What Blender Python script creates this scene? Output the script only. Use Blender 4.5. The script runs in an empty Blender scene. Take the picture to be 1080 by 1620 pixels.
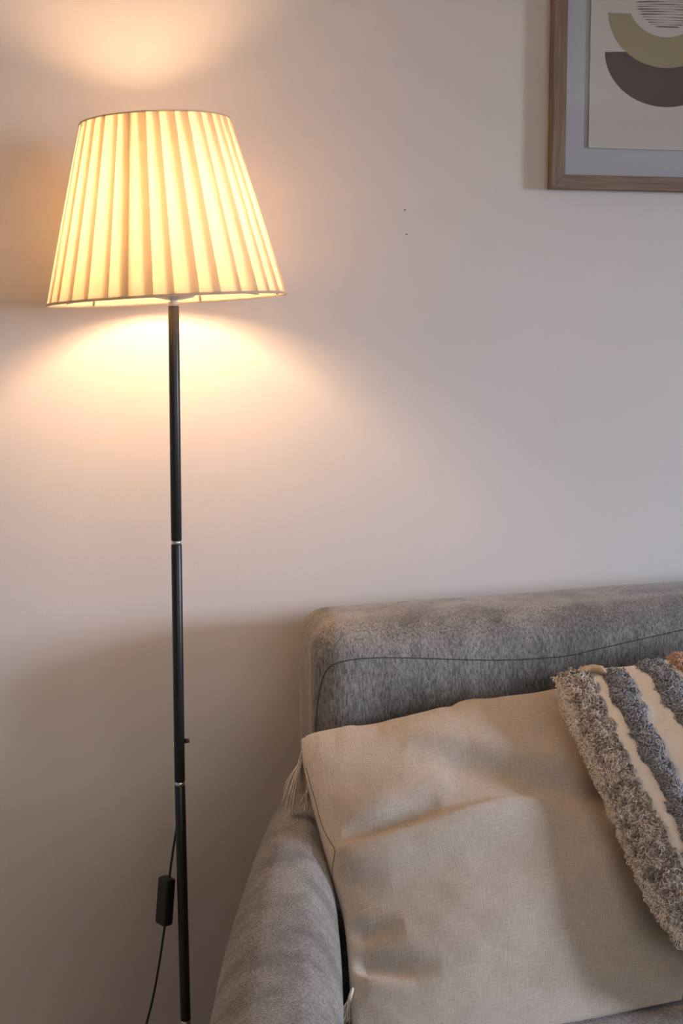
import bpy, bmesh, math, random
from mathutils import Vector, Matrix, noise
from mathutils.bvhtree import BVHTree
PI = math.pi
random.seed(7)
scn = bpy.context.scene
COL = scn.collection

# ------------------------------------------------------------------ camera
CAM = Vector((0.0, 0.0, 1.26)); YAW = math.radians(10.6); PIT = math.radians(6.4); F = 2250.0
fw = Vector((math.sin(YAW)*math.cos(PIT), math.cos(YAW)*math.cos(PIT), -math.sin(PIT)))
rt = Vector((math.cos(YAW), -math.sin(YAW), 0.0)); up = rt.cross(fw)
cd = bpy.data.cameras.new('camera'); cam = bpy.data.objects.new('camera', cd); COL.objects.link(cam)
cd.sensor_fit = 'VERTICAL'; cd.sensor_height = 36.0; cd.lens = 50.0; cd.clip_start = 0.02
cam.matrix_world = Matrix(((rt.x, up.x, -fw.x, CAM.x), (rt.y, up.y, -fw.y, CAM.y), (rt.z, up.z, -fw.z, CAM.z), (0, 0, 0, 1)))
scn.camera = cam

# ------------------------------------------------------------------ world, daylight, exposure
scn.view_settings.view_transform = 'Standard'; scn.view_settings.look = 'None'
scn.view_settings.gamma = 1.0; scn.view_settings.use_curve_mapping = False
scn.view_settings.exposure = 0.12
EXPO_DAY = 1.0
W = bpy.data.worlds.new('world'); scn.world = W; W.use_nodes = True
W.node_tree.nodes['Background'].inputs[0].default_value = (0.62, 0.76, 1.0, 1)
W.node_tree.nodes['Background'].inputs[1].default_value = 0.6
WALL = 2.41; XR = 4.6; XL = -1.9; YF = -2.2; HC = 2.42
def area(name, loc, direction, sx, sy, power, color):
    l = bpy.data.lights.new(name, 'AREA'); l.shape = 'RECTANGLE'; l.size = sx; l.size_y = sy
    l.energy = power; l.color = color
    o = bpy.data.objects.new(name, l); COL.objects.link(o); o.location = loc
    o.rotation_euler = Vector(direction).to_track_quat('-Z', 'Z').to_euler()
    return o
# daylight through the window in the right wall, and an added fill light behind the camera
wd = area('window_daylight', (XR-0.06, 0.20, 1.36), (-4.3, 2.0, -1.35), 1.25, 0.55, 20.0*EXPO_DAY, (0.74, 0.81, 1.0))
wd.data.spread = math.radians(52)
area('rear_fill_light', (1.2, YF+0.02, 1.45), (0, 1, 0), 2.2, 1.3, 19.0*EXPO_DAY, (1.0, 0.95, 0.89))  # added soft warm fill to brighten cushions, arm and lower wall
LAMP_POWER = 205.0
LAMP_COLOR = (1.0, 0.61, 0.32)

# ------------------------------------------------------------------ helpers
def ray(px, py):
    return (fw + rt*((px-540)/F) + up*((810-py)/F))
def at_y(px, py, y):
    d = ray(px, py); return CAM + d*((y-CAM.y)/d.y)
def at_z(px, py, z):
    d = ray(px, py); return CAM + d*((z-CAM.z)/d.z)
def at_plane(px, py, p0, n):
    d = ray(px, py); return CAM + d*((p0-CAM).dot(n)/d.dot(n))
def proj(p):
    v = p-CAM; z = v.dot(fw); return (540+F*v.dot(rt)/z, 810-F*v.dot(up)/z)
def empty(name, loc, label, cat, group=None):
    o = bpy.data.objects.new(name, None); COL.objects.link(o); o.location = loc
    o.empty_display_size = 0.05; tag(o, label, cat, group); return o
def tag(o, label, cat, group=None):
    o['label'] = label; o['category'] = cat
    if group: o['group'] = group
def mesh_obj(name, verts, faces, mat, parent=None, smooth=True, uvs=None):
    me = bpy.data.meshes.new(name); me.from_pydata([tuple(v) for v in verts], [], faces); me.update()
    if uvs:
        uvl = me.uv_layers.new(name='UVMap')
        for lp in me.loops: uvl.data[lp.index].uv = uvs[lp.vertex_index]
    if smooth: me.polygons.foreach_set('use_smooth', [True]*len(me.polygons))
    if mat: me.materials.append(mat)
    o = bpy.data.objects.new(name, me); COL.objects.link(o)
    if parent:
        o.parent = parent; bpy.context.view_layer.update()
        o.matrix_parent_inverse = parent.matrix_world.inverted()
    return o
class MB:
    def __init__(s): s.v = []; s.f = []
    def box(s, a, b, bev=0.0):
        if bev <= 0:
            n = len(s.v)
            for x in (a[0], b[0]):
                for y in (a[1], b[1]):
                    for z in (a[2], b[2]): s.v.append(Vector((x, y, z)))
            for q in ((0,1,3,2),(4,6,7,5),(0,4,5,1),(2,3,7,6),(0,2,6,4),(1,5,7,3)): s.f.append(tuple(n+i for i in q))
        else:
            bm = bmesh.new(); bmesh.ops.create_cube(bm, size=1)
            for v in bm.verts:
                v.co = Vector([(a[i]+b[i])/2+v.co[i]*(b[i]-a[i]) for i in range(3)])
            bmesh.ops.bevel(bm, geom=bm.edges[:], offset=bev, segments=3, profile=0.6, affect='EDGES')
            n = len(s.v); bm.verts.index_update()
            s.v += [v.co.copy() for v in bm.verts]; s.f += [tuple(n+v.index for v in f.verts) for f in bm.faces]; bm.free()
        return s
    def tube(s, pts, r, seg=12, closed=False, caps=True):
        pts = [Vector(p) for p in pts]; m = len(pts); n0 = len(s.v)
        rs = r if isinstance(r, (list, tuple)) else [r]*m
        ref = None
        for i, p in enumerate(pts):
            if closed: t = (pts[(i+1) % m]-pts[i-1])
            else: t = pts[min(i+1, m-1)]-pts[max(i-1, 0)]
            t = t.normalized() if t.length > 1e-9 else Vector((0, 0, 1))
            if ref is None: ref = t.orthogonal().normalized()
            a = (ref - t*ref.dot(t));  a = a.normalized() if a.length > 1e-6 else t.orthogonal().normalized()
            ref = a; b = t.cross(a)
            for k in range(seg):
                an = 2*PI*k/seg; s.v.append(p+(a*math.cos(an)+b*math.sin(an))*rs[i])
        for i in range(m if closed else m-1):
            j = (i+1) % m
            for k in range(seg):
                l = (k+1) % seg
                s.f.append((n0+i*seg+k, n0+i*seg+l, n0+j*seg+l, n0+j*seg+k))
        if caps and not closed:
            s.f.append(tuple(n0+k for k in reversed(range(seg)))); s.f.append(tuple(n0+(m-1)*seg+k for k in range(seg)))
        return s
    def lathe(s, prof, c, seg=48, axis=None):
        n0 = len(s.v); c = Vector(c)
        for r, z in prof:
            for k in range(seg):
                a = 2*PI*k/seg; s.v.append(c+Vector((r*math.cos(a), r*math.sin(a), z)))
        for i in range(len(prof)-1):
            for k in range(seg):
                l = (k+1) % seg; s.f.append((n0+i*seg+k, n0+i*seg+l, n0+(i+1)*seg+l, n0+(i+1)*seg+k))
        return s
    def build(s, name, mat, parent=None, smooth=True): return mesh_obj(name, s.v, s.f, mat, parent, smooth)
def struct(o): o['kind'] = 'structure'; return o
def interp(pl, t):
    # polyline point at arc fraction t (2-D or 3-D tuples)
    L = [math.dist(pl[i], pl[i+1]) for i in range(len(pl)-1)]; T = sum(L)*max(0, min(1, t))
    for i, l in enumerate(L):
        if T <= l or i == len(L)-1:
            k = T/l if l > 0 else 0
            return tuple(a+(b-a)*k for a, b in zip(pl[i], pl[i+1]))
        T -= l
def smoothpl(pl, n=3):
    for _ in range(n):
        q = [pl[0]]
        for a, b in zip(pl[:-1], pl[1:]):
            q.append(tuple(x*.75+y*.25 for x, y in zip(a, b))); q.append(tuple(x*.25+y*.75 for x, y in zip(a, b)))
        q.append(pl[-1]); pl = q
    return pl
def rounded_box(lo, hi, r, n=(30, 12, 12), fn=None):
    """closed rounded box surface, regular grid on every side, deformed by fn(p, lo, hi)"""
    lo = Vector(lo); hi = Vector(hi); idx = {}; V = []; Fc = []
    def coord(i, ax):
        # denser sampling near the ends so the rounding is smooth
        t = i/n[ax]; t = 0.5-0.5*math.cos(PI*t)*(1) if True else t
        return lo[ax]+(hi[ax]-lo[ax])*(0.55*t+0.45*(i/n[ax]))
    def vert(i, j, k):
        key = (i, j, k)
        if key not in idx:
            p = Vector((coord(i, 0), coord(j, 1), coord(k, 2)))
            q = Vector([min(max(p[a], lo[a]+r), hi[a]-r) for a in range(3)])
            d = p-q
            if d.length > 1e-9: p = q+d.normalized()*r if max(abs(d[a]) for a in range(3)) >= r*0.999 else q+d
            if fn: p = fn(p)
            idx[key] = len(V); V.append(p)
        return idx[key]
    for ax in range(3):
        u, v = [a for a in range(3) if a != ax]
        for side in (0, n[ax]):
            for a in range(n[u]):
                for b in range(n[v]):
                    def key(aa, bb):
                        t = [0, 0, 0]; t[ax] = side; t[u] = aa; t[v] = bb; return vert(*t)
                    q = [key(a, b), key(a+1, b), key(a+1, b+1), key(a, b+1)]
                    if (side > 0) == (ax == 1): q.reverse()
                    Fc.append(tuple(q))
    return V, Fc

# ------------------------------------------------------------------ materials
def mat(name, color, rough=0.6, metal=0.0, spec=0.5):
    m = bpy.data.materials.new(name); m.use_nodes = True; b = m.node_tree.nodes['Principled BSDF']
    b.inputs['Base Color'].default_value = (*color, 1); b.inputs['Roughness'].default_value = rough
    b.inputs['Metallic'].default_value = metal; b.inputs['Specular IOR Level'].default_value = spec
    return m
def nodes(m): return m.node_tree.nodes, m.node_tree.links, m.node_tree.nodes['Principled BSDF']
def coords(m, kind='Object', scale=(1, 1, 1), rot=(0, 0, 0)):
    N, L, _ = nodes(m); t = N.new('ShaderNodeTexCoord'); mp = N.new('ShaderNodeMapping')
    mp.inputs['Scale'].default_value = scale; mp.inputs['Rotation'].default_value = rot
    L.new(t.outputs[kind], mp.inputs[0]); return mp.outputs[0]
def noise_n(m, vec, scale=1.0, detail=2.0, rough=0.5):
    N, L, _ = nodes(m); n = N.new('ShaderNodeTexNoise'); n.inputs['Scale'].default_value = scale
    n.inputs['Detail'].default_value = detail; n.inputs['Roughness'].default_value = rough
    L.new(vec, n.inputs['Vector']); return n.outputs['Fac']
def ramp(m, fac, stops):
    N, L, _ = nodes(m); r = N.new('ShaderNodeValToRGB'); e = r.color_ramp.elements
    while len(e) < len(stops): e.new(0.5)
    for el, (p, c) in zip(e, stops):
        el.position = p; el.color = (*c, 1) if len(c) == 3 else c
    L.new(fac, r.inputs[0]); return r.outputs[0]
def mix(m, a, b, fac, mode='MIX'):
    N, L, _ = nodes(m); x = N.new('ShaderNodeMix'); x.data_type = 'RGBA'; x.blend_type = mode
    for i, val in ((6, a), (7, b)):
        if isinstance(val, tuple): x.inputs[i].default_value = (*val, 1)
        else: L.new(val, x.inputs[i])
    if isinstance(fac, float): x.inputs[0].default_value = fac
    else: L.new(fac, x.inputs[0])
    return x.outputs[2]
def math_n(m, op, a, b):
    N, L, _ = nodes(m); x = N.new('ShaderNodeMath'); x.operation = op
    for i, val in ((0, a), (1, b)):
        if isinstance(val, (int, float)): x.inputs[i].default_value = val
        else: L.new(val, x.inputs[i])
    return x.outputs[0]
def bump(m, h, dist=0.001, strength=0.5):
    N, L, b = nodes(m); x = N.new('ShaderNodeBump'); x.inputs['Distance'].default_value = dist
    x.inputs['Strength'].default_value = strength; L.new(h, x.inputs['Height']); L.new(x.outputs[0], b.inputs['Normal'])
def setc(m, c): N, L, b = nodes(m); L.new(c, b.inputs['Base Color'])

M_wall = mat('wall_paint', (0.70, 0.67, 0.655), 0.85, spec=0.25)
v = coords(M_wall); g = noise_n(M_wall, v, 3.0, 3.0)
c = ramp(M_wall, g, [(0.35, (0.69, 0.66, 0.645)), (0.65, (0.71, 0.68, 0.665))])
setc(M_wall, c); bump(M_wall, noise_n(M_wall, v, 260.0, 3.0), 0.0004, 0.35)
M_ceiling = mat('ceiling_paint', (0.85, 0.83, 0.80), 0.9)
M_trim = mat('white_trim', (0.75, 0.74, 0.72), 0.5)
M_floor = mat('oak_floor', (0.33, 0.22, 0.14), 0.45)
v = coords(M_floor, scale=(1, 9, 1)); g = noise_n(M_floor, v, 6.0, 6.0)
setc(M_floor, ramp(M_floor, g, [(0.3, (0.50, 0.38, 0.27)), (0.7, (0.64, 0.50, 0.37))]))
M_black = mat('black_metal', (0.012, 0.012, 0.012), 0.38, spec=0.5)
M_plastic = mat('black_plastic', (0.014, 0.014, 0.014), 0.5)
M_chrome = mat('chrome', (0.75, 0.75, 0.74), 0.22, 1.0)
M_white_plastic = mat('white_plastic', (0.7, 0.7, 0.68), 0.4)
M_hole = mat('dark_hole', (0.24, 0.21, 0.19), 0.9)

# heathered grey upholstery
def heather(name, base_lo, base_hi, patch_amt):
    m = mat(name, base_lo, 0.95, spec=0.1)
    fine = noise_n(m, coords(m, scale=(380, 380, 70)), 1.0, 3.0, 0.65)
    fine2 = noise_n(m, coords(m, scale=(800, 800, 600)), 1.0, 1.0)
    s = math_n(m, 'ADD', math_n(m, 'MULTIPLY', fine, 0.65), math_n(m, 'MULTIPLY', fine2, 0.35))
    c = ramp(m, s, [(0.34, base_lo), (0.5, tuple((a+b)/2 for a, b in zip(base_lo, base_hi))), (0.66, base_hi)])
    patch = noise_n(m, coords(m, scale=(13, 13, 2.0)), 1.0, 4.0, 0.65)
    p = ramp(m, patch, [(0.38, (1-patch_amt,)*3), (0.62, (1+patch_amt*0.6,)*3)])
    setc(m, mix(m, c, p, 1.0, 'MULTIPLY'))
    bump(m, s, 0.0012, 0.7)
    _, _, b = nodes(m); b.inputs['Sheen Weight'].default_value = 0.25; b.inputs['Sheen Roughness'].default_value = 0.4
    return m
M_sofa = heather('heathered_grey_upholstery', (0.085, 0.083, 0.082), (0.40, 0.385, 0.37), 0.30)
M_seam = mat('seam_thread', (0.075, 0.07, 0.068), 0.95, spec=0.05)
M_leg = mat('sofa_leg_wood', (0.20, 0.12, 0.07), 0.5)

# linen
def linen(name, lo, hi, slub):
    m = mat(name, lo, 0.92, spec=0.12)
    w1 = noise_n(m, coords(m, 'UV', (620, 60, 1)), 1.0, 2.0, 0.6)
    w2 = noise_n(m, coords(m, 'UV', (60, 620, 1)), 1.0, 2.0, 0.6)
    s = math_n(m, 'ADD', math_n(m, 'MULTIPLY', w1, 0.5), math_n(m, 'MULTIPLY', w2, 0.5))
    c = ramp(m, s, [(0.36, lo), (0.62, hi)])
    sl = noise_n(m, coords(m, 'UV', (420, 14, 1)), 1.0, 1.0)
    c = mix(m, c, slub, ramp(m, sl, [(0.67, (0, 0, 0)), (0.77, (0.6,)*3)]))
    sl2 = noise_n(m, coords(m, 'UV', (14, 420, 1)), 1.0, 1.0)
    c = mix(m, c, slub, ramp(m, sl2, [(0.67, (0, 0, 0)), (0.78, (0.5,)*3)]))
    setc(m, c); bump(m, s, 0.0009, 0.6)
    _, _, b = nodes(m); b.inputs['Sheen Weight'].default_value = 0.15
    return m
M_linen = linen('beige_linen', (0.42, 0.365, 0.305), (0.54, 0.485, 0.42), (0.64, 0.58, 0.51))
M_cotton = linen('cream_cotton', (0.78, 0.755, 0.73), (0.84, 0.82, 0.80), (0.86, 0.84, 0.82))
M_backing = mat('mustard_cotton', (0.42, 0.30, 0.13), 0.9)
def yarn(name, stops):
    m = mat(name, stops[0][1], 0.9, spec=0.2)
    N, L, b = nodes(m); g = N.new('ShaderNodeNewGeometry')
    cl = noise_n(m, coords(m, scale=(70, 70, 70)), 1.0, 2.0, 0.6)
    cl = ramp(m, cl, [(0.36, (0, 0, 0)), (0.64, (1, 1, 1))])
    f = math_n(m, 'ADD', math_n(m, 'MULTIPLY', g.outputs['Random Per Island'], 0.6), math_n(m, 'MULTIPLY', cl, 0.4))
    c = ramp(m, f, stops); setc(m, c)
    b.inputs['Sheen Weight'].default_value = 0.3
    return m
M_taupe = yarn('taupe_yarn', [(0.0, (0.15, 0.115, 0.095)), (0.4, (0.38, 0.32, 0.28)), (0.75, (0.66, 0.60, 0.55)), (1.0, (0.82, 0.78, 0.73))])
M_beige_yarn = yarn('pale_beige_yarn', [(0.0, (0.60, 0.52, 0.43)), (1.0, (0.82, 0.74, 0.65))])
M_grey_yarn = yarn('blue_grey_yarn', [(0.0, (0.15, 0.155, 0.175)), (0.6, (0.28, 0.285, 0.31)), (1.0, (0.44, 0.44, 0.46))])
M_peach_yarn = yarn('peach_yarn', [(0.0, (0.42, 0.27, 0.19)), (1.0, (0.62, 0.44, 0.33))])
M_thread = yarn('beige_thread', [(0.0, (0.66, 0.53, 0.40)), (1.0, (0.88, 0.76, 0.62))])

# lamp shade cloth
def translucent_cloth(name, col, tcol, fac):
    m = bpy.data.materials.new(name); m.use_nodes = True; N = m.node_tree.nodes; L = m.node_tree.links
    N.remove(N['Principled BSDF']); out = N['Material Output']
    d = N.new('ShaderNodeBsdfDiffuse'); t = N.new('ShaderNodeBsdfTranslucent'); x = N.new('ShaderNodeMixShader')
    d.inputs[0].default_value = (*col, 1); t.inputs[0].default_value = (*tcol, 1); x.inputs[0].default_value = fac
    L.new(d.outputs[0], x.inputs[1]); L.new(t.outputs[0], x.inputs[2]); L.new(x.outputs[0], out.inputs[0]); return m
M_shade = translucent_cloth('pleated_cream_cloth', (0.80, 0.74, 0.62), (0.52, 0.45, 0.345), 0.60)
M_liner = translucent_cloth('thin_shade_lining', (0.85, 0.8, 0.7), (0.98, 0.95, 0.88), 0.8)
M_tape = translucent_cloth('cream_edging_tape', (0.75, 0.68, 0.56), (0.8, 0.7, 0.55), 0.4)
M_wire = mat('shade_wire', (0.55, 0.52, 0.46), 0.5)
M_bulb = bpy.data.materials.new('glowing_bulb'); M_bulb.use_nodes = True
N = M_bulb.node_tree.nodes; N.remove(N['Principled BSDF']); e = N.new('ShaderNodeEmission')
M_bulb.node_tree.links.new(e.outputs[0], N['Material Output'].inputs[0])
e.inputs[0].default_value = (*LAMP_COLOR, 1); e.inputs[1].default_value = LAMP_POWER

# wood frame
M_oak = mat('oak_frame_wood', (0.40, 0.27, 0.18), 0.55, spec=0.3)
g = noise_n(M_oak, coords(M_oak, scale=(160, 160, 9)), 1.0, 4.0)
setc(M_oak, ramp(M_oak, g, [(0.3, (0.17, 0.115, 0.085)), (0.7, (0.29, 0.205, 0.15))]))
M_oak_h = mat('oak_frame_wood_rail', (0.40, 0.27, 0.18), 0.55, spec=0.3)
g = noise_n(M_oak_h, coords(M_oak_h, scale=(9, 160, 160)), 1.0, 4.0)
setc(M_oak_h, ramp(M_oak_h, g, [(0.3, (0.17, 0.115, 0.085)), (0.7, (0.29, 0.205, 0.15))]))
M_mat = mat('pale_blue_grey_mount', (0.50, 0.52, 0.55), 0.9, spec=0.1)
M_paper = mat('art_paper', (0.60, 0.58, 0.55), 0.9, spec=0.1)
M_olive = mat('olive_print', (0.36, 0.31, 0.19), 0.9, spec=0.1)
M_brown = mat('dark_brown_print', (0.105, 0.075, 0.068), 0.9, spec=0.1)
M_line = mat('brown_line_print', (0.13, 0.095, 0.085), 0.9, spec=0.1)
M_glass = bpy.data.materials.new('picture_glass'); M_glass.use_nodes = True
N = M_glass.node_tree.nodes; L = M_glass.node_tree.links; N.remove(N['Principled BSDF'])
a = N.new('ShaderNodeBsdfTransparent'); b = N.new('ShaderNodeBsdfGlossy'); b.inputs['Roughness'].default_value = 0.03
x = N.new('ShaderNodeMixShader'); x.inputs[0].default_value = 0.045; L.new(a.outputs[0], x.inputs[1]); L.new(b.outputs[0], x.inputs[2]); L.new(x.outputs[0], N['Material Output'].inputs[0])

# ------------------------------------------------------------------ room shell
T = 0.12
struct(MB().box((XL-T, YF-T, -0.1), (XR+T, WALL+T, 0)).build('floor', M_floor, smooth=False))
struct(MB().box((XL-T, YF-T, HC), (XR+T, WALL+T, HC+0.1)).build('ceiling', M_ceiling, smooth=False))
struct(MB().box((XL, WALL, 0), (XR, WALL+T, HC)).build('wall_back', M_wall, smooth=False))
struct(MB().box((XL-T, YF-T, 0), (XL, WALL+T, HC)).build('wall_left', M_wall, smooth=False))
def wall_with_hole(name, fixed, axis, a0, a1, h0, h1, z0, z1):
    m = MB()
    def b(p0, p1, q0, q1):
        if axis == 'x': m.box((fixed[0], p0, q0), (fixed[1], p1, q1))
        else: m.box((p0, fixed[0], q0), (p1, fixed[1], q1))
    b(a0, h0, 0, HC); b(h1, a1, 0, HC); b(h0, h1, 0, z0); b(h0, h1, z1, HC)
    struct(m.build(name, M_wall, smooth=False))
wall_with_hole('wall_right', (XR, XR+T), 'x', YF-T, WALL+T, -0.46, 0.86, 1.05, 1.67)
wall_with_hole('wall_front', (YF-T, YF), 'y', XL, XR, 0.0, 2.4, 0.75, 2.15)
def window(name, axis, fixed, h0, h1, z0, z1):
    m = MB(); w = 0.05
    def b(p0, p1, q0, q1):
        if axis == 'x': m.box((fixed, p0, q0), (fixed+0.05, p1, q1))
        else: m.box((p0, fixed, q0), (p1, fixed+0.05, q1))
    b(h0, h0+w, z0, z1); b(h1-w, h1, z0, z1); b(h0+w, h1-w, z0, z0+w); b(h0+w, h1-w, z1-w, z1)
    mid = (h0+h1)/2; b(mid-0.02, mid+0.02, z0+w, z1-w)
    struct(m.build(name, M_trim, smooth=False))
window('window_1', 'x', XR+0.05, -0.46, 0.86, 1.05, 1.67)
window('fill_window', 'y', YF-0.1, 0.0, 2.4, 0.75, 2.15)  # second one is an unseen window, added to go with the rear fill
struct(MB().box((XL, WALL-0.015, 0), (XR, WALL, 0.045), 0.003).build('baseboard_back', M_trim, smooth=False))

# small plugged screw holes in the wall plaster
for (px, py), lb in (((640, 332), 'tiny dark pinhole in the pale wall, upper of the two'), ((643, 371), 'tiny dark pinhole in the pale wall, lower of the two')):
    p = at_y(px, py, WALL); m = MB(); n0 = 14
    m.v = [p+Vector((0.0013*math.cos(2*PI*k/n0), -0.0002, 0.0011*math.sin(2*PI*k/n0))) for k in range(n0)]+[p+Vector((0, 0.0, 0))]
    m.v += [p+Vector((0.0017*math.cos(2*PI*k/n0), -0.0001, 0.0014*math.sin(2*PI*k/n0))) for k in range(n0)]
    m.f = [(k, (k+1) % n0, n0) for k in range(n0)]+[(k, (k+1) % n0, n0+1+(k+1) % n0, n0+1+k) for k in range(n0)]
    o = m.build('pinhole', M_hole); tag(o, lb, 'hole', 'pinholes in the wall')

# ------------------------------------------------------------------ floor lamp
LY = 2.2
pt = at_y(274.5, 481, LY); pb = at_y(293.5, 1614, LY)
sc = F/((pt-CAM).dot(fw))
pr = 8.7/sc
ax = (pb-pt).normalized(); plen = (pb-pt).length
lamp = empty('floor_lamp', (pb.x, pb.y, 0.0), 'black pole floor lamp with a lit cream pleated shade beside the grey sofa', 'floor lamp')
r1 = at_y(279, 858, LY); r2 = at_y(284.3, 1239, LY); r3 = at_y(293.5, 1616, LY)
base_top = pb + ax*((pb.z-0.03)/(-ax.z))
joints = [pt, r1, r2, r3, base_top]
for a, b in zip(joints[:-1], joints[1:]):
    m = MB(); g = 0.0028
    d = (b-a).normalized()
    m.tube([a+d*g, a+d*(g+0.0012), b-d*(g+0.0012), b-d*g], [pr*0.93, pr, pr, pr*0.93], 28)
    m.build('pole_section', M_black, lamp)
for j, p in enumerate((r1, r2, r3)):
    MB().tube([p-ax*0.0030, p-ax*0.0022, p+ax*0.0022, p+ax*0.0030], [pr*0.86, pr*0.97, pr*0.97, pr*0.86], 28).build('joint_ring', M_chrome, lamp)
MB().lathe([(0.0, 0.0), (0.135, 0.0), (0.14, 0.004), (0.14, 0.014), (0.132, 0.02), (0.03, 0.026), (0.018, 0.034), (0.0, 0.034)], (base_top.x, base_top.y, 0.0), 64).build('base', M_black, lamp)
ps = at_y(290.5, 1172, LY)
MB().tube([ps, ps+Vector((0.0085, -0.002, 0.0))], [0.004, 0.0032], 14).build('cord_outlet_screw', M_plastic, lamp)

# shade, hung a little crooked on the holder
sb = at_y(265, 473.5, LY); RB = 187.0/sc; RT = 116.0/sc; HS = 272.0/sc
tilt = Matrix.Rotation(math.radians(-3.2), 4, 'Y')
tl = Matrix.Rotation(math.radians(0.0), 4, 'X')
def SH(r, a, z): return sb + (tilt @ tl @ Vector((r*math.cos(a), r*math.sin(a), z)))
def shade_r(z): return RB+(RT-RB)*z/HS
NP = 34; ov = 0.0105; NZ = 14
V = []; Fc = []
A0 = math.radians(-90)
rnd = random.Random(3)
offs = [rnd.uniform(-0.10, 0.10) for _ in range(NP)]
for i in range(NP):
    a0 = A0+2*PI*(i+offs[i])/NP; a1 = A0+2*PI*(i+1+offs[(i+1) % NP])/NP
    base = len(V); NA = 8
    ovj = ov*rnd.uniform(0.8, 1.25)
    for j in range(NZ+1):
        z = HS*j/NZ; R = shade_r(z); bulge = 0.0011*math.sin(PI*j/NZ)
        da = ovj/R
        for k in range(NA+1):
            t = k/NA
            a = a0-da + (a1-a0+da)*t
            # leading edge tucked under its neighbour, trailing edge proud
            rr = R-0.0024+0.0038*t+bulge*math.sin(PI*t)
            V.append(SH(rr, a, z))
    for j in range(NZ):
        for k in range(NA):
            q = base+j*(NA+1)+k; Fc.append((q, q+1, q+NA+2, q+NA+1))
shade = mesh_obj('lamp_shade', V, Fc, M_shade, lamp)
# fine lining inside the pleats
V = []; Fc = []; NA = 96
for j in range(2):
    z = HS*j; R = shade_r(z)-0.0045
    for k in range(NA): V.append(SH(R, 2*PI*k/NA, z))
for k in range(NA): Fc.append((k, (k+1) % NA, NA+(k+1) % NA, NA+k))
mesh_obj('shade_lining', V, Fc, M_liner, shade)
# edging tape on both rims
def band(R, z0, z1, th, name):
    prof = [(R-th, z0), (R+th*0.6, z0-0.0003), (R+th, z0+0.0004), (R+th, z1-0.0004), (R+th*0.6, z1+0.0003), (R-th, z1)]
    V = []; Fc = []; n = 96
    for r, z in prof:
        for k in range(n): V.append(SH(r, 2*PI*k/n, z))
    m = len(prof)
    for i in range(m):
        for k in range(n): Fc.append((i*n+k, i*n+(k+1) % n, ((i+1) % m)*n+(k+1) % n, ((i+1) % m)*n+k))
    mesh_obj(name, V, Fc, M_tape, shade)
band(RB+0.0006, -0.0022, 0.0010, 0.0016, 'bottom_rim')
band(RT+0.0006, HS-0.0006, HS+0.0010, 0.0012, 'top_rim')
# wire ribs
for k in range(6):
    a = math.radians(-90-22.6+60*k)+0.02
    m = MB().tube([SH(shade_r(HS*t/6)-0.0052, a, HS*t/6) for t in range(7)], 0.0022, 8)
    m.build('rib', M_wire, shade)
# spider and holder
m = MB()
hub = sb+Vector((0.009*0, 0, 0.016))
for k in range(3):
    a = math.radians(30+120*k); m.tube([SH(0.018, a, 0.016), SH(RB*0.5, a, 0.014), SH(RB-0.006, a, 0.004)], 0.0016, 8)
m.build('spider_arm', M_wire, shade)
bz = pt+Vector((0, 0, 0.0))
MB().lathe([(0.0, -0.001), (pr*0.9, -0.001), (pr*0.95, 0.003), (0.005, 0.004), (0.006, 0.006), (0.012, 0.006), (0.030, 0.010), (0.034, 0.014), (0.030, 0.018), (0.0175, 0.022), (0.0175, 0.070), (0.0, 0.070)], bz, 36).build('bulb_holder', M_white_plastic, lamp)
bulb_c = pt+Vector((-0.004, 0, 0.150))
R0 = 0.031
prof = [(0.0, 0.034)]
prof = [(R0*math.sin(t), -R0*math.cos(t)) for t in [PI*k/16 for k in range(16, 3, -1)]]
prof += [(0.015, -0.038), (0.0135, -0.080)]
MB().lathe(prof, bulb_c, 32).build('light_bulb', M_bulb, lamp)

# cord and inline switch
sw0 = at_y(264, 1388, LY+0.012); sw1 = at_y(259, 1462, LY+0.012)
cord = MB()
cp = [at_y(287, 1180, LY+pr+0.003), at_y(282, 1290, LY+pr+0.003), at_y(277, 1325, LY+0.010), at_y(272, 1355, LY+0.012), at_y(268, 1388, LY+0.012)]
cp = [Vector(p) for p in smoothpl([tuple(p) for p in cp], 2)]
cord.tube(cp, 0.0019, 10)
cp = [at_y(261, 1462, LY+0.012), at_y(257, 1490, LY+0.013), at_y(251, 1530, LY+0.016), at_y(242, 1580, LY+0.022), at_y(231, 1622, LY+0.03), at_y(222, 1660, LY+0.05), at_y(200, 1760, LY+0.09), at_y(160, 1850, LY+0.15)]
last = cp[-1].copy(); cp.append(Vector((last.x-0.03, WALL-0.03, 0.15))); cp.append(Vector((last.x-0.10, WALL-0.03, 0.004))); cp.append(Vector((last.x-0.4, WALL-0.03, 0.004)))
cp = [Vector(p) for p in smoothpl([tuple(p) for p in cp], 2)]
cord.tube(cp, 0.0019, 10)
cord.build('cord', M_plastic, lamp)
dv = (sw1-sw0).normalized(); sw_len = (sw1-sw0).length
V, Fc = rounded_box((-0.0125, -0.0095, -sw_len/2), (0.0125, 0.0095, sw_len/2), 0.004, (8, 8, 14))
qr = (-dv).to_track_quat('Z', 'Y'); R3 = qr.to_matrix() @ Matrix.Rotation(math.radians(35), 3, 'Z')
swc = (sw0+sw1)/2
sw = mesh_obj('inline_switch', [swc+R3 @ p for p in V], Fc, M_plastic, lamp)
V, Fc = rounded_box((-0.0055, -0.0115, -0.011), (0.0055, -0.0085, 0.011), 0.0012, (6, 4, 8))
mesh_obj('switch_rocker', [swc+R3 @ p for p in V], Fc, M_plastic, sw)

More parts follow.
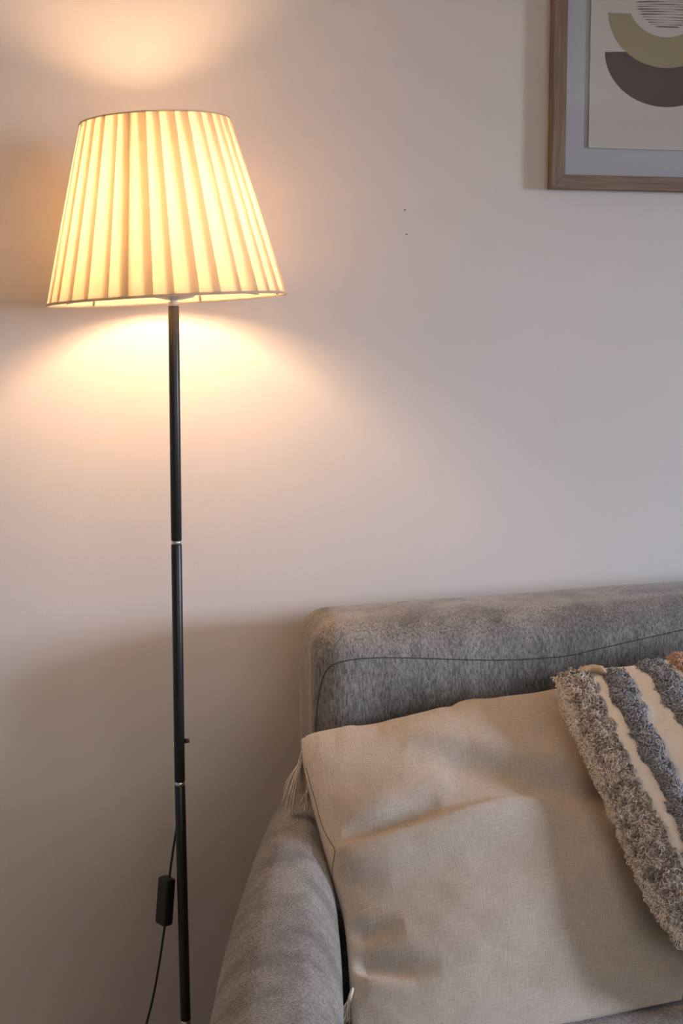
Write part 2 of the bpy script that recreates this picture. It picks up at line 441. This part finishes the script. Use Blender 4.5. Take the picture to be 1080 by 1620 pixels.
# ------------------------------------------------------------------ framed picture
FD = 0.024                                       # frame depth
fy = WALL-0.004-FD                               # front face of the frame
bl = at_y(873, 297.5, fy)                        # lower left front corner
pw, ph, fb = 0.415, 0.56, 0.0235
pic = empty('framed_picture', (bl.x+pw/2, WALL-0.004, bl.z), 'oak framed print of olive and dark brown half circles on the wall above the sofa', 'picture')
pt_tilt = Matrix.Rotation(math.radians(0.0), 3, 'Y')
def PP(x, y, z): return Vector((bl.x+x, y, bl.z+z))
def rail(name, q, m):
    V = [PP(x, y, z) for y in (fy, fy+FD) for (x, z) in q]
    o = mesh_obj(name, V, [(0,1,2,3), (7,6,5,4), (0,4,5,1), (1,5,6,2), (2,6,7,3), (3,7,4,0)], m, pic, smooth=False)
    bv = o.modifiers.new('bevel', 'BEVEL'); bv.width = 0.0008; bv.segments = 2
rail('frame_rail', [(0, 0), (pw, 0), (pw-fb, fb), (fb, fb)], M_oak_h)
rail('frame_rail', [(0, ph), (fb, ph-fb), (pw-fb, ph-fb), (pw, ph)], M_oak_h)
rail('frame_rail', [(0, 0), (fb, fb), (fb, ph-fb), (0, ph)], M_oak)
rail('frame_rail', [(pw, 0), (pw, ph), (pw-fb, ph-fb), (pw-fb, fb)], M_oak)
my = fy+0.017
MB().box(tuple(PP(fb-0.003, my, fb-0.003)), tuple(PP(pw-fb+0.003, my+0.004, ph-fb+0.003))).build('mount_board', M_mat, pic, smooth=False)
MB().box(tuple(PP(fb-0.003, fy+0.003, fb-0.003)), tuple(PP(pw-fb+0.003, fy+0.0045, ph-fb+0.003))).build('glass_pane', M_glass, pic, smooth=False)
py_ = my-0.0045
# deckle edged paper sheet floating above the mount
pbl = at_y(930.5, 234, py_); pw2 = 2*(bl.x+pw/2-pbl.x); ph2 = ph-2*(pbl.z-bl.z)
outl = []
nE = 60
def wob(t, s): return 0.0007*noise.noise(Vector((t*40, s*7.1, 0)))
for k in range(nE): outl.append((pw2*k/nE, wob(k/nE, 1)))
for k in range(nE): outl.append((pw2+wob(k/nE, 2), ph2*k/nE))
for k in range(nE): outl.append((pw2*(1-k/nE), ph2+wob(k/nE, 3)))
for k in range(nE): outl.append((wob(k/nE, 4), ph2*(1-k/nE)))
n = len(outl)
V = [Vector((pbl.x+x, py_, pbl.z+z)) for x, z in outl]+[Vector((pbl.x+x, py_+0.0012, pbl.z+z)) for x, z in outl]
Fc = [tuple(range(n)), tuple(reversed(range(n, 2*n)))]+[(k, n+k, n+(k+1) % n, (k+1) % n) for k in range(n)]
paper = mesh_obj('art_print', V, Fc, M_paper, pic, smooth=False)
def printshape(name, pts, dy, m):
    V = [at_y(x, y, py_-dy) for x, y in pts]; o = mesh_obj(name, V, [tuple(range(len(V)))], m, paper, smooth=False)
def arcpx(cx, cy, rx, ry, a0, a1, n=40): return [(cx+rx*math.cos(math.radians(a0+(a1-a0)*k/n)), cy+ry*math.sin(math.radians(a0+(a1-a0)*k/n))) for k in range(n+1)]
printshape('dark_half_disc', arcpx(1055, 82, 98.5, 87.5, 0, 180), 0.0002, M_brown)
OO = arcpx(1055, 20, 92.5, 87.5, 0, 180, 48); OI = arcpx(1055, -4, 63, 63, 24, 156, 48)
V = [at_y(x, y, py_-0.0004) for x, y in OO+OI]
mesh_obj('olive_half_ring', V, [(k, k+1, 49+k+1, 49+k) for k in range(48)], M_olive, paper, smooth=False)
# hatched disc
m = MB(); rr = random.Random(5); cy = -6; R = 52
y = cy-R+2
while y < cy+R-1:
    h = math.sqrt(max(0, R*R-(y-cy)**2)); w = rr.uniform(0.8, 1.5); k0 = rr.uniform(0, 9); sl = rr.uniform(-0.006, 0.014)
    n = 16; top = []; bot = []
    for k in range(n+1):
        x = 1055-h+2*h*k/n; yy = y+1.0*math.sin(x*0.035+y*0.02)+sl*(x-1055)
        ww = w*(0.6+0.4*math.sin(x*0.08+k0))*(0.35 if k in (0, n) else 1)
        top.append((x, yy-ww*0.7)); bot.append((x, yy+ww*0.7))
    b0 = len(m.v); m.v += [at_y(x, q, py_-0.0003) for x, q in top+bot]
    for k in range(n): m.f.append((b0+k, b0+k+1, b0+n+2+k, b0+n+1+k))
    y += rr.uniform(3.2, 4.6)
m.build('fine_line_disc', M_line, paper, smooth=False)

# ------------------------------------------------------------------ sofa
SX0 = 0.36; SX1 = 2.10; SYB = 2.335; SYF = 2.115; SYE = 1.30
ST = 0.405; AT = 0.575
sofa = empty('sofa', ((SX0+SX1)/2, (SYB+SYE)/2, 0.0), 'heathered grey fabric sofa with rounded back and slim padded arm against the wall', 'sofa')
def back_fn(p):
    x, y, z = p
    t = (x-SX0)/(SX1-SX0)
    k = max(0, min(1, (z-0.45)/0.4))
    rise = 0.036*math.sin(min(1, max(0, t/0.62))*PI/2)**1.3*k
    lean = 0.02*k                                     # leans back
    w = noise.noise(Vector((x*5, y*3, z*4)))*0.006+noise.noise(Vector((x*16, y*6, z*5+4)))*0.0022
    fr = max(0, (SYF+0.11-y)/0.11)
    belly = -0.018*math.sin(PI*min(1, max(0, (z-0.4)/0.45)))*fr*min(1, max(0, (x-SX0)/0.12))
    cr = 0.012*math.sin(PI*min(1, max(0, (y-SYF)/(SYB-SYF))))*k
    return Vector((x-0.004*k, y+lean*fr+belly+w*fr, z+rise+cr*0.6+w*k*0.6))
V, Fc = rounded_box((SX0, SYF, 0.22), (SX1, SYB, 0.835), 0.048, (110, 22, 40), back_fn)
mesh_obj('backrest', V, Fc, M_sofa, sofa)
def bvh_of(V, Fc): return BVHTree.FromPolygons([tuple(p) for p in V], Fc)
bback = bvh_of(V, Fc)
def on(bvh, px, py):
    h = bvh.ray_cast(CAM, ray(px, py).normalized()); return (h[0], h[1]) if h[0] else (None, None)
def seamline(bvh, pts, name, r, m, parent, off=0.0):
    P = []
    for x, y in smoothpl(pts, 2):
        p, nn = on(bvh, x, y)
        if p: P.append(p+nn*off)
    if len(P) > 2: return MB().tube(P, r, 6).build(name, m, parent)
seamline(bback, [(499, 1180), (500, 1130), (507, 1080), (520, 1052), (560, 1042), (620, 1040), (707, 1043), (790, 1045), (855, 1042), (900, 1038), (944, 1027), (1032, 1007), (1100, 992), (1180, 975)], 'seam', 0.0009, M_seam, sofa)
# arm: narrow, rounded, opening outwards towards its front
o_far = at_z(428, 1282, AT); o_near = at_z(329, 1620, AT-0.01)
i_far = at_z(524, 1330, AT); i_near = at_z(545, 1600, AT)
def lin(a, b, y): return a.x+(b.x-a.x)*(y-a.y)/(b.y-a.y)
AY0, AY1 = SYE-0.02, SYB-0.06
def arm_fn(p):
    u, y, z = p
    yy = y
    xo = lin(o_far, o_near, yy); xi = lin(i_far, i_near, yy)
    xi = min(xi, 0.46)+0.006*math.sin(PI*min(1, max(0, (2.1-yy)/0.7)))
    k = z/AT
    xo -= 0.012*math.sin(PI*min(1, max(0, (2.15-yy)/0.75)))
    out = 0.02*math.sin(PI*min(1, max(0, z/AT)))
    x = xo+(xi-xo)*u
    top = max(0, (z-0.45)/(AT-0.45))
    crown = 0.010*math.sin(PI*min(1, max(0, u)))*top
    farround = -0.045*max(0, (yy-2.08)/0.2)**2*top
    w = noise.noise(Vector((x*6, y*5, z*5)))*0.003
    return Vector((x-out*(1-u)+w, y, z+crown+farround+w-0.024*top*max(0, (u-0.70)/0.30)**1.1))
V, Fc = rounded_box((0, AY0/0.15*0, 0), (1, 1, 1), 0.3, (4, 4, 4))
def arm_mesh():
    # build in metres with a nominal width, then remap the width coordinate
    Wn = 0.14
    V, Fc = rounded_box((0, AY0, 0.09), (Wn, AY1, AT), 0.045, (24, 60, 30))
    return [arm_fn(Vector((p.x/Wn, p.y, p.z))) for p in V], Fc
V, Fc = arm_mesh()
mesh_obj('arm', V, Fc, M_sofa, sofa)
V2 = [Vector((SX0+SX1-p.x+0.0, p.y, p.z)) for p in V]
mesh_obj('arm', V2, [tuple(reversed(f)) for f in Fc], M_sofa, sofa)
def seat_fn(p):
    x, y, z = p; w = noise.noise(Vector((x*4, y*4, 1)))*0.004
    return Vector((x, y, z+w+0.006*math.sin(PI*min(1, max(0, (x-0.46)/1.5)))))
for a, b in ((0.43, 1.225), (1.235, 2.03)):
    V, Fc = rounded_box((a, SYE+0.01, 0.27), (b, SYF+0.02, ST), 0.03, (40, 40, 12), seat_fn)
    mesh_obj('seat_cushion', V, Fc, M_sofa, sofa)
V, Fc = rounded_box((0.40, SYE+0.02, 0.12), (2.06, SYB-0.02, 0.28), 0.015, (20, 12, 6))
mesh_obj('seat_base', V, Fc, M_sofa, sofa)
for x in (0.42, 2.04):
    for y in (SYE+0.08, SYB-0.1):
        MB().tube([(x, y, 0.0), (x, y, 0.125)], [0.014, 0.022], 16).build('leg', M_leg, sofa)

# ------------------------------------------------------------------ cushions
def coons(top, bottom, left, right, s, t):
    # s: left to right, t: top to bottom
    T_, B_, L_, R_ = interp(top, s), interp(bottom, s), interp(left, t), interp(right, t)
    c00, c10, c01, c11 = top[0], top[-1], bottom[0], bottom[-1]
    return tuple((1-t)*T_[i]+t*B_[i]+(1-s)*L_[i]+s*R_[i]-((1-s)*(1-t)*c00[i]+s*(1-t)*c10[i]+(1-s)*t*c01[i]+s*t*c11[i]) for i in range(2))
def seg_dist(px, py, pl):
    best = (1e9, 0, 0); tot = 0
    n = len(pl)-1
    for i in range(n):
        (ax_, ay_), (bx_, by_) = pl[i], pl[i+1]
        dx, dy = bx_-ax_, by_-ay_; L2 = dx*dx+dy*dy
        t = max(0, min(1, ((px-ax_)*dx+(py-ay_)*dy)/L2)); qx, qy = ax_+dx*t, ay_+dy*t
        d = math.hypot(px-qx, py-qy)
        if d < best[0]:
            side = 1 if dx*(py-qy)-dy*(px-qx) > 0 else -1      # +1: below a line drawn left to right
            best = (d, side, (i+t)/n)
    return best
def cushion(p0, n, top, bottom, left, right, thick, NS, NT, detail, back_t):
    """front and back shells on a Coons patch laid in the plane (p0, n)"""
    n = n.normalized()
    top, bottom, left, right = [smoothpl(q, 2) for q in (top, bottom, left, right)]
    V = []; UV = []
    def puff(s, t):
        e = 0.55
        return (max(0, math.sin(PI*s))**e)*(max(0, math.sin(PI*t))**e)
    grid = {}
    for j in range(NT+1):
        for i in range(NS+1):
            s = 0.5-0.5*math.cos(PI*i/NS); t = 0.5-0.5*math.cos(PI*j/NT)
            s = 0.5*s+0.5*i/NS; t = 0.5*t+0.5*j/NT
            x, y = coons(top, bottom, left, right, s, t)
            b = at_plane(x, y, p0, n)
            h = thick*puff(s, t)
            q = b+n*h; qx, qy = proj(q)
            h += detail(qx, qy, s, t)
            grid[(i, j)] = len(V); V.append(b+n*h); UV.append((s*0.5, t*0.5))
    Fc = []
    for j in range(NT):
        for i in range(NS):
            Fc.append((grid[(i, j)], grid[(i, j+1)], grid[(i+1, j+1)], grid[(i+1, j)]))
    nf = len(Fc); bk = {}
    for j in range(0, NT+1):
        for i in range(0, NS+1):
            if i in (0, NS) or j in (0, NT): bk[(i, j)] = grid[(i, j)]; continue
            s = 0.5*(0.5-0.5*math.cos(PI*i/NS))+0.5*i/NS; t = 0.5*(0.5-0.5*math.cos(PI*j/NT))+0.5*j/NT
            x, y = coons(top, bottom, left, right, s, t)
            b = at_plane(x, y, p0, n); bk[(i, j)] = len(V); V.append(b-n*back_t*puff(s, t)); UV.append((s*0.5, t*0.5))
    for j in range(NT):
        for i in range(NS):
            Fc.append((bk[(i, j)], bk[(i+1, j)], bk[(i+1, j+1)], bk[(i, j+1)]))
    return V, Fc, UV, nf

# --- beige linen cushion, leaning in the corner
A = Vector((0.6, 2.035, 0.70)); B = Vector((0.6, 1.735, 0.465))
n1 = Vector((1, 0, 0)).cross(A-B).normalized(); n1 = n1 if n1.z > 0 else -n1
creases = [
    # polyline, amplitude (m), sigma above (px), sigma below (px), fades at start/end
    ([(528, 1352), (560, 1346), (600, 1334), (650, 1316), (700, 1299), (760, 1281), (820, 1268), (880, 1264), (960, 1272)], 0.0125, 9, 46, 0.10, 0.5),
    ([(540, 1322), (590, 1312), (640, 1296), (700, 1276)], -0.007, 16, 13, 0.3, 0.3),
    ([(640, 1190), (700, 1200), (760, 1207), (830, 1226), (900, 1250), (980, 1262)], -0.014, 24, 26, 0.4, 0.1),
    ([(600, 1150), (680, 1160), (760, 1176), (830, 1200), (900, 1222)], 0.006, 24, 20, 0.3, 0.3),
    ([(530, 1300), (570, 1290), (640, 1250), (720, 1230)], 0.005, 30, 24, 0.3, 0.3),
    ([(548, 1474), (575, 1478), (610, 1470), (640, 1462)], -0.009, 16, 18, 0.0, 0.6),
    ([(550, 1522), (590, 1530), (640, 1535), (700, 1532)], -0.010, 20, 14, 0.0, 0.6),
    ([(556, 1552), (600, 1552), (660, 1556)], 0.005, 12, 20, 0.0, 0.6),
    ([(530, 1390), (570, 1400), (620, 1396)], -0.003, 20, 20, 0.0, 0.6),
]
creases = [(smoothpl(c[0], 2), *c[1:]) for c in creases]
def det1(x, y, s, t):
    e = min(1, min(s, 1-s, t, 1-t)/0.05)
    h = 0
    for pl, amp, sa, sbw, f0, f1 in creases:
        d, side, u = seg_dist(x, y, pl)
        if d > 130: continue
        sg = sbw if side > 0 else sa
        fade = (min(1, u/f0) if f0 > 0 else 1)*(min(1, (1-u)/f1) if f1 > 0 else 1)
        h += 1.35*amp*math.exp(-(d/sg)**2/1.2)*(fade*fade*(3-2*fade))
    h += 0.004*noise.noise(Vector((x*0.008, y*0.011, 3.3)))+0.0016*noise.noise(Vector((x*0.022, y*0.028, 1.3)))
    # gathers that run in from the stitched top edge
    g = math.exp(-t/0.05)*0.0022*(noise.noise(Vector((x*0.036, 0.3, 9)))+0.5*noise.noise(Vector((x*0.08, 0.3, 2))))
    return (h)*e+g*min(1, t/0.01)
def scal(pl, amp, seed):
    return pl
top1 = [(476, 1170), (490, 1160), (530, 1152), (556, 1147), (566, 1149), (600, 1144), (625, 1137), (655, 1131), (700, 1119), (712, 1120), (722, 1112), (745, 1106), (768, 1107), (800, 1102), (840, 1098), (872, 1091), (930, 1080), (985, 1070)]
left1 = [(476, 1170), (478, 1205), (486, 1245), (498, 1290), (512, 1345), (528, 1400), (543, 1450), (549, 1500), (553, 1560), (556, 1620), (566, 1672)]
right1 = [(985, 1070), (1030, 1180), (1062, 1300), (1078, 1420), (1084, 1500), (1085, 1545), (1078, 1582)]
bottom1 = [(566, 1672), (640, 1668), (760, 1650), (890, 1624), (1000, 1598), (1078, 1582)]
V, Fc, UV, nf = cushion(A, n1, top1, bottom1, left1, right1, 0.058, 150, 150, det1, 0.045)
linen_c = empty('beige_cushion', (V[0].x+0.25, 1.85, 0.43), 'plain beige linen cushion with a corner tassel leaning in the sofa corner', 'cushion')
mesh_obj('cushion_cover', V, Fc, M_linen, linen_c, uvs=UV)
b1 = bvh_of(V, Fc)
seamline(b1, [(484, 1215), (492, 1245), (501, 1275), (508, 1305), (522, 1332), (531, 1345), (527, 1362), (525, 1385), (530, 1402)], 'seam', 0.0006, mat('linen_seam_thread', (0.16, 0.115, 0.08), 0.9), linen_c, 0.0002)
def tassel(px, py, y, n, ln, spread, seed, name, parent, target):
    rr = random.Random(seed); m = MB(); p = at_y(px, py, y)
    # knot
    tip = at_y(target[0], target[1], y-0.01)
    d = (tip-p)
    for k in range(n):
        a = rr.uniform(0, 2*PI); r = rr.uniform(0, 0.004)
        o = p+Vector((math.cos(a)*r, math.sin(a)*r, rr.uniform(-0.004, 0.003)))
        L_ = rr.uniform(0.6, 1.0)*ln; sx = rr.gauss(0, spread); sy = rr.gauss(0, spread*0.6)
        pts = []; ph = rr.uniform(0, 6); f = rr.uniform(3, 7)
        for q in range(8):
            t = q/7
            pts.append(o+d*t*L_+Vector((sx*math.sin(t*PI*0.55)+0.0014*math.sin(f*t+ph)*t, sy*math.sin(t*PI*0.5)+0.0015*math.cos(f*t+ph)*t, 0)))
        m.tube(pts, [0.0009, 0.00085, 0.0008, 0.0008, 0.0007, 0.0007, 0.0006, 0.0003], 5)
    m.tube([p+Vector((0.004, 0, 0.018)), p+Vector((0.001, 0, 0.008)), p], [0.0018, 0.003, 0.0035], 8)
    return m.build(name, M_thread, parent)
tassel(476, 1203, 2.015, 70, 1.0, 0.009, 4, 'tassel', linen_c, (464, 1286))
tassel(487, 1250, 1.995, 14, 1.0, 0.004, 6, 'tassel', linen_c, (483, 1282))
tassel(553, 1585, 1.70, 30, 1.0, 0.005, 8, 'tassel', linen_c, (545, 1625))

# --- tufted striped cushion, leaning on the beige one
A2 = A+n1*0.060; 
n2 = (n1+Vector((-0.10, 0.0, 0.05))).normalized()
top2 = [(878, 1072), (905, 1064), (935, 1058), (985, 1056), (1030, 1050), (1080, 1038), (1180, 1012), (1300, 985)]
left2 = [(878, 1072), (893, 1130), (925, 1200), (958, 1268), (984, 1325), (1008, 1385), (1045, 1455), (1082, 1508)]
right2 = [(1300, 985), (1355, 1120), (1430, 1310), (1520, 1560)]
bottom2 = [(1082, 1508), (1160, 1538), (1280, 1562), (1400, 1572), (1520, 1560)]
def det2(x, y, s, t):
    e = min(1, min(s, 1-s, t, 1-t)/0.05)
    return (0.003*noise.noise(Vector((x*0.01, y*0.012, 8)))+0.0015*noise.noise(Vector((x*0.03, y*0.03, 5))))*e
A2p = A2
V, Fc, UV, nf = cushion(A2p, n2, top2, bottom2, left2, right2, 0.062, 90, 90, det2, 0.05)
strip_c = empty('striped_cushion', (1.0, 1.85, 0.45), 'cream cushion with shaggy grey and taupe tufted stripes on top of the beige cushion', 'cushion')
cov = mesh_obj('cushion_cover', V, Fc, M_cotton, strip_c, uvs=UV)
cov.data.materials.append(M_backing)
for i, p in enumerate(cov.data.polygons):
    if i >= nf: p.material_index = 1
b2 = bvh_of(V, Fc)
def tufts(name, leftpl, rightpl, n, m, ln, rad, seed, lift=0.006, lean=(0.5, 0.2), mound=0.006):
    rr = random.Random(seed); out = MB()
    lp, rp = smoothpl(leftpl, 2), smoothpl(rightpl, 2)
    # a low mound of backing under the yarn
    NV, NU = 60, 8; g = []; ok = True
    for j in range(NV+1):
        a = interp(lp, j/NV); b = interp(rp, j/NV); row = []
        for i in range(NU+1):
            u = i/NU; x = a[0]+(b[0]-a[0])*u; y = a[1]+(b[1]-a[1])*u
            p, nn = on(b2, x, y)
            row.append((p+nn*(mound*math.sin(PI*u)**0.6)) if p else None)
        g.append(row)
    idx = {}
    for j in range(NV+1):
        for i in range(NU+1):
            if g[j][i] is not None: idx[(i, j)] = len(out.v); out.v.append(g[j][i])
    for j in range(NV):
        for i in range(NU):
            q = [(i, j), (i, j+1), (i+1, j+1), (i+1, j)]
            if all(k in idx for k in q): out.f.append(tuple(idx[k] for k in q))
    cnt = 0
    for _ in range(n):
        t = rr.random(); u = rr.random()
        a = interp(lp, t); b = interp(rp, t)
        p, nn = on(b2, a[0]+(b[0]-a[0])*u, a[1]+(b[1]-a[1])*u)
        if not p: continue
        if nn.dot(CAM-p) < 0: nn = -nn
        p = p+nn*mound*0.85*math.sin(PI*u)**0.6
        dn = interp(lp, min(1, t+0.02)); d0 = interp(lp, max(0, t-0.02))
        q0, _n = on(b2, *a); 
        side = rt*(1 if u > 0.5 else -1)
        along = (-up*0.9+rt*0.35)
        along = along-nn*along.dot(nn); along.normalize(); sd = nn.cross(along)
        # direction: follow a slowly turning field so locks clump
        fa = 2.6*noise.noise(p*55)+rr.gauss(0, 0.35)
        d = along*math.cos(fa)+sd*math.sin(fa)+ sd*(0.0)
        curl = rr.uniform(0.4, 1.3)*(1 if rr.random() < .5 else -1)
        L_ = ln*rr.uniform(0.6, 1.15); pts = []
        w_ = L_*rr.uniform(0.30, 0.55); h_ = L_*rr.uniform(0.22, 0.40); e_ = nn.cross(d); K = 7
        for k in range(K+1):
            f = k/K
            pts.append(p-nn*0.0012+d*(w_*f)+nn*(h_*math.sin(PI*f))+e_*(curl*w_*0.45*math.sin(PI*f*1.3)))
        out.tube(pts, [rad*0.9, rad, rad, rad, rad, rad*0.95, rad*0.9, rad*0.6], 5)
        cnt += 1
    return out.build(name, m, strip_c)
def C5(*pts): return [(840+x/4.5, 1020+y/4.5) for x, y in pts]
l1 = [(884, 1066), (899, 1110), (920, 1160), (948, 1215), (968, 1270), (990, 1325), (1012, 1370), (1045, 1440), (1085, 1480)]
r1_ = C5((400, 195), (500, 430), (590, 640), (700, 850), (790, 1060), (920, 1290))+[(1068, 1350), (1100, 1420)]
tufts('taupe_stripe', l1, r1_, 5200, M_taupe, 0.019, 0.00095, 11)
l0 = [(874, 1074), (885, 1110), (900, 1150), (930, 1208), (956, 1262), (975, 1310), (999, 1372), (1038, 1450), (1075, 1500)]
l0b = [(896, 1070), (912, 1118), (934, 1165), (962, 1222), (984, 1280), (1006, 1335), (1028, 1385), (1058, 1445), (1095, 1480)]
tufts('pale_edge_stripe', l0, l0b, 3200, M_beige_yarn, 0.013, 0.00075, 12, mound=0.005)
lg = C5((510, 195), (610, 430), (700, 600), (800, 780), (880, 950), (960, 1100), (1060, 1330))+[(1095, 1370), (1155, 1520)]
rg = C5((650, 185), (765, 400), (880, 650), (1000, 900), (1080, 1040), (1180, 1250))+[(1150, 1370), (1215, 1520)]
tufts('grey_stripe', lg, rg, 6800, M_grey_yarn, 0.018, 0.00095, 13)
lg = C5((730, 150), (860, 225), (900, 350), (1050, 530), (1150, 720), (1300, 1000))+[(1190, 1370), (1255, 1520)]
rg = C5((930, 125), (1080, 290), (1200, 480), (1350, 760), (1450, 1000))+[(1240, 1370), (1310, 1520)]
tufts('grey_stripe', lg, rg, 6800, M_grey_yarn, 0.018, 0.00095, 14)
lg = C5((960, 110), (1100, 200), (1300, 450), (1500, 800))+[(1260, 1370), (1320, 1500)]; rg = C5((1060, 75), (1300, 180), (1500, 420), (1700, 800))+[(1320, 1370), (1380, 1500)]
tufts('peach_stripe', lg, rg, 5200, M_peach_yarn, 0.016, 0.00095, 15)

# folded hem showing between the first two stripes
hp = []
for x, y in [(916, 1068), (926, 1062), (938, 1060), (950, 1062), (958, 1068)]:
    p, nn = on(b2, x, y+4)
    if p: hp.append(p+nn*0.003+Vector((0, 0, 0.004)))
if len(hp) > 2:
    MB().tube(hp, [0.003]+[0.0062]*(len(hp)-2)+[0.003], 12).build('hem_fold', mat('tan_hem_cloth', (0.52, 0.38, 0.27), 0.9), strip_c)
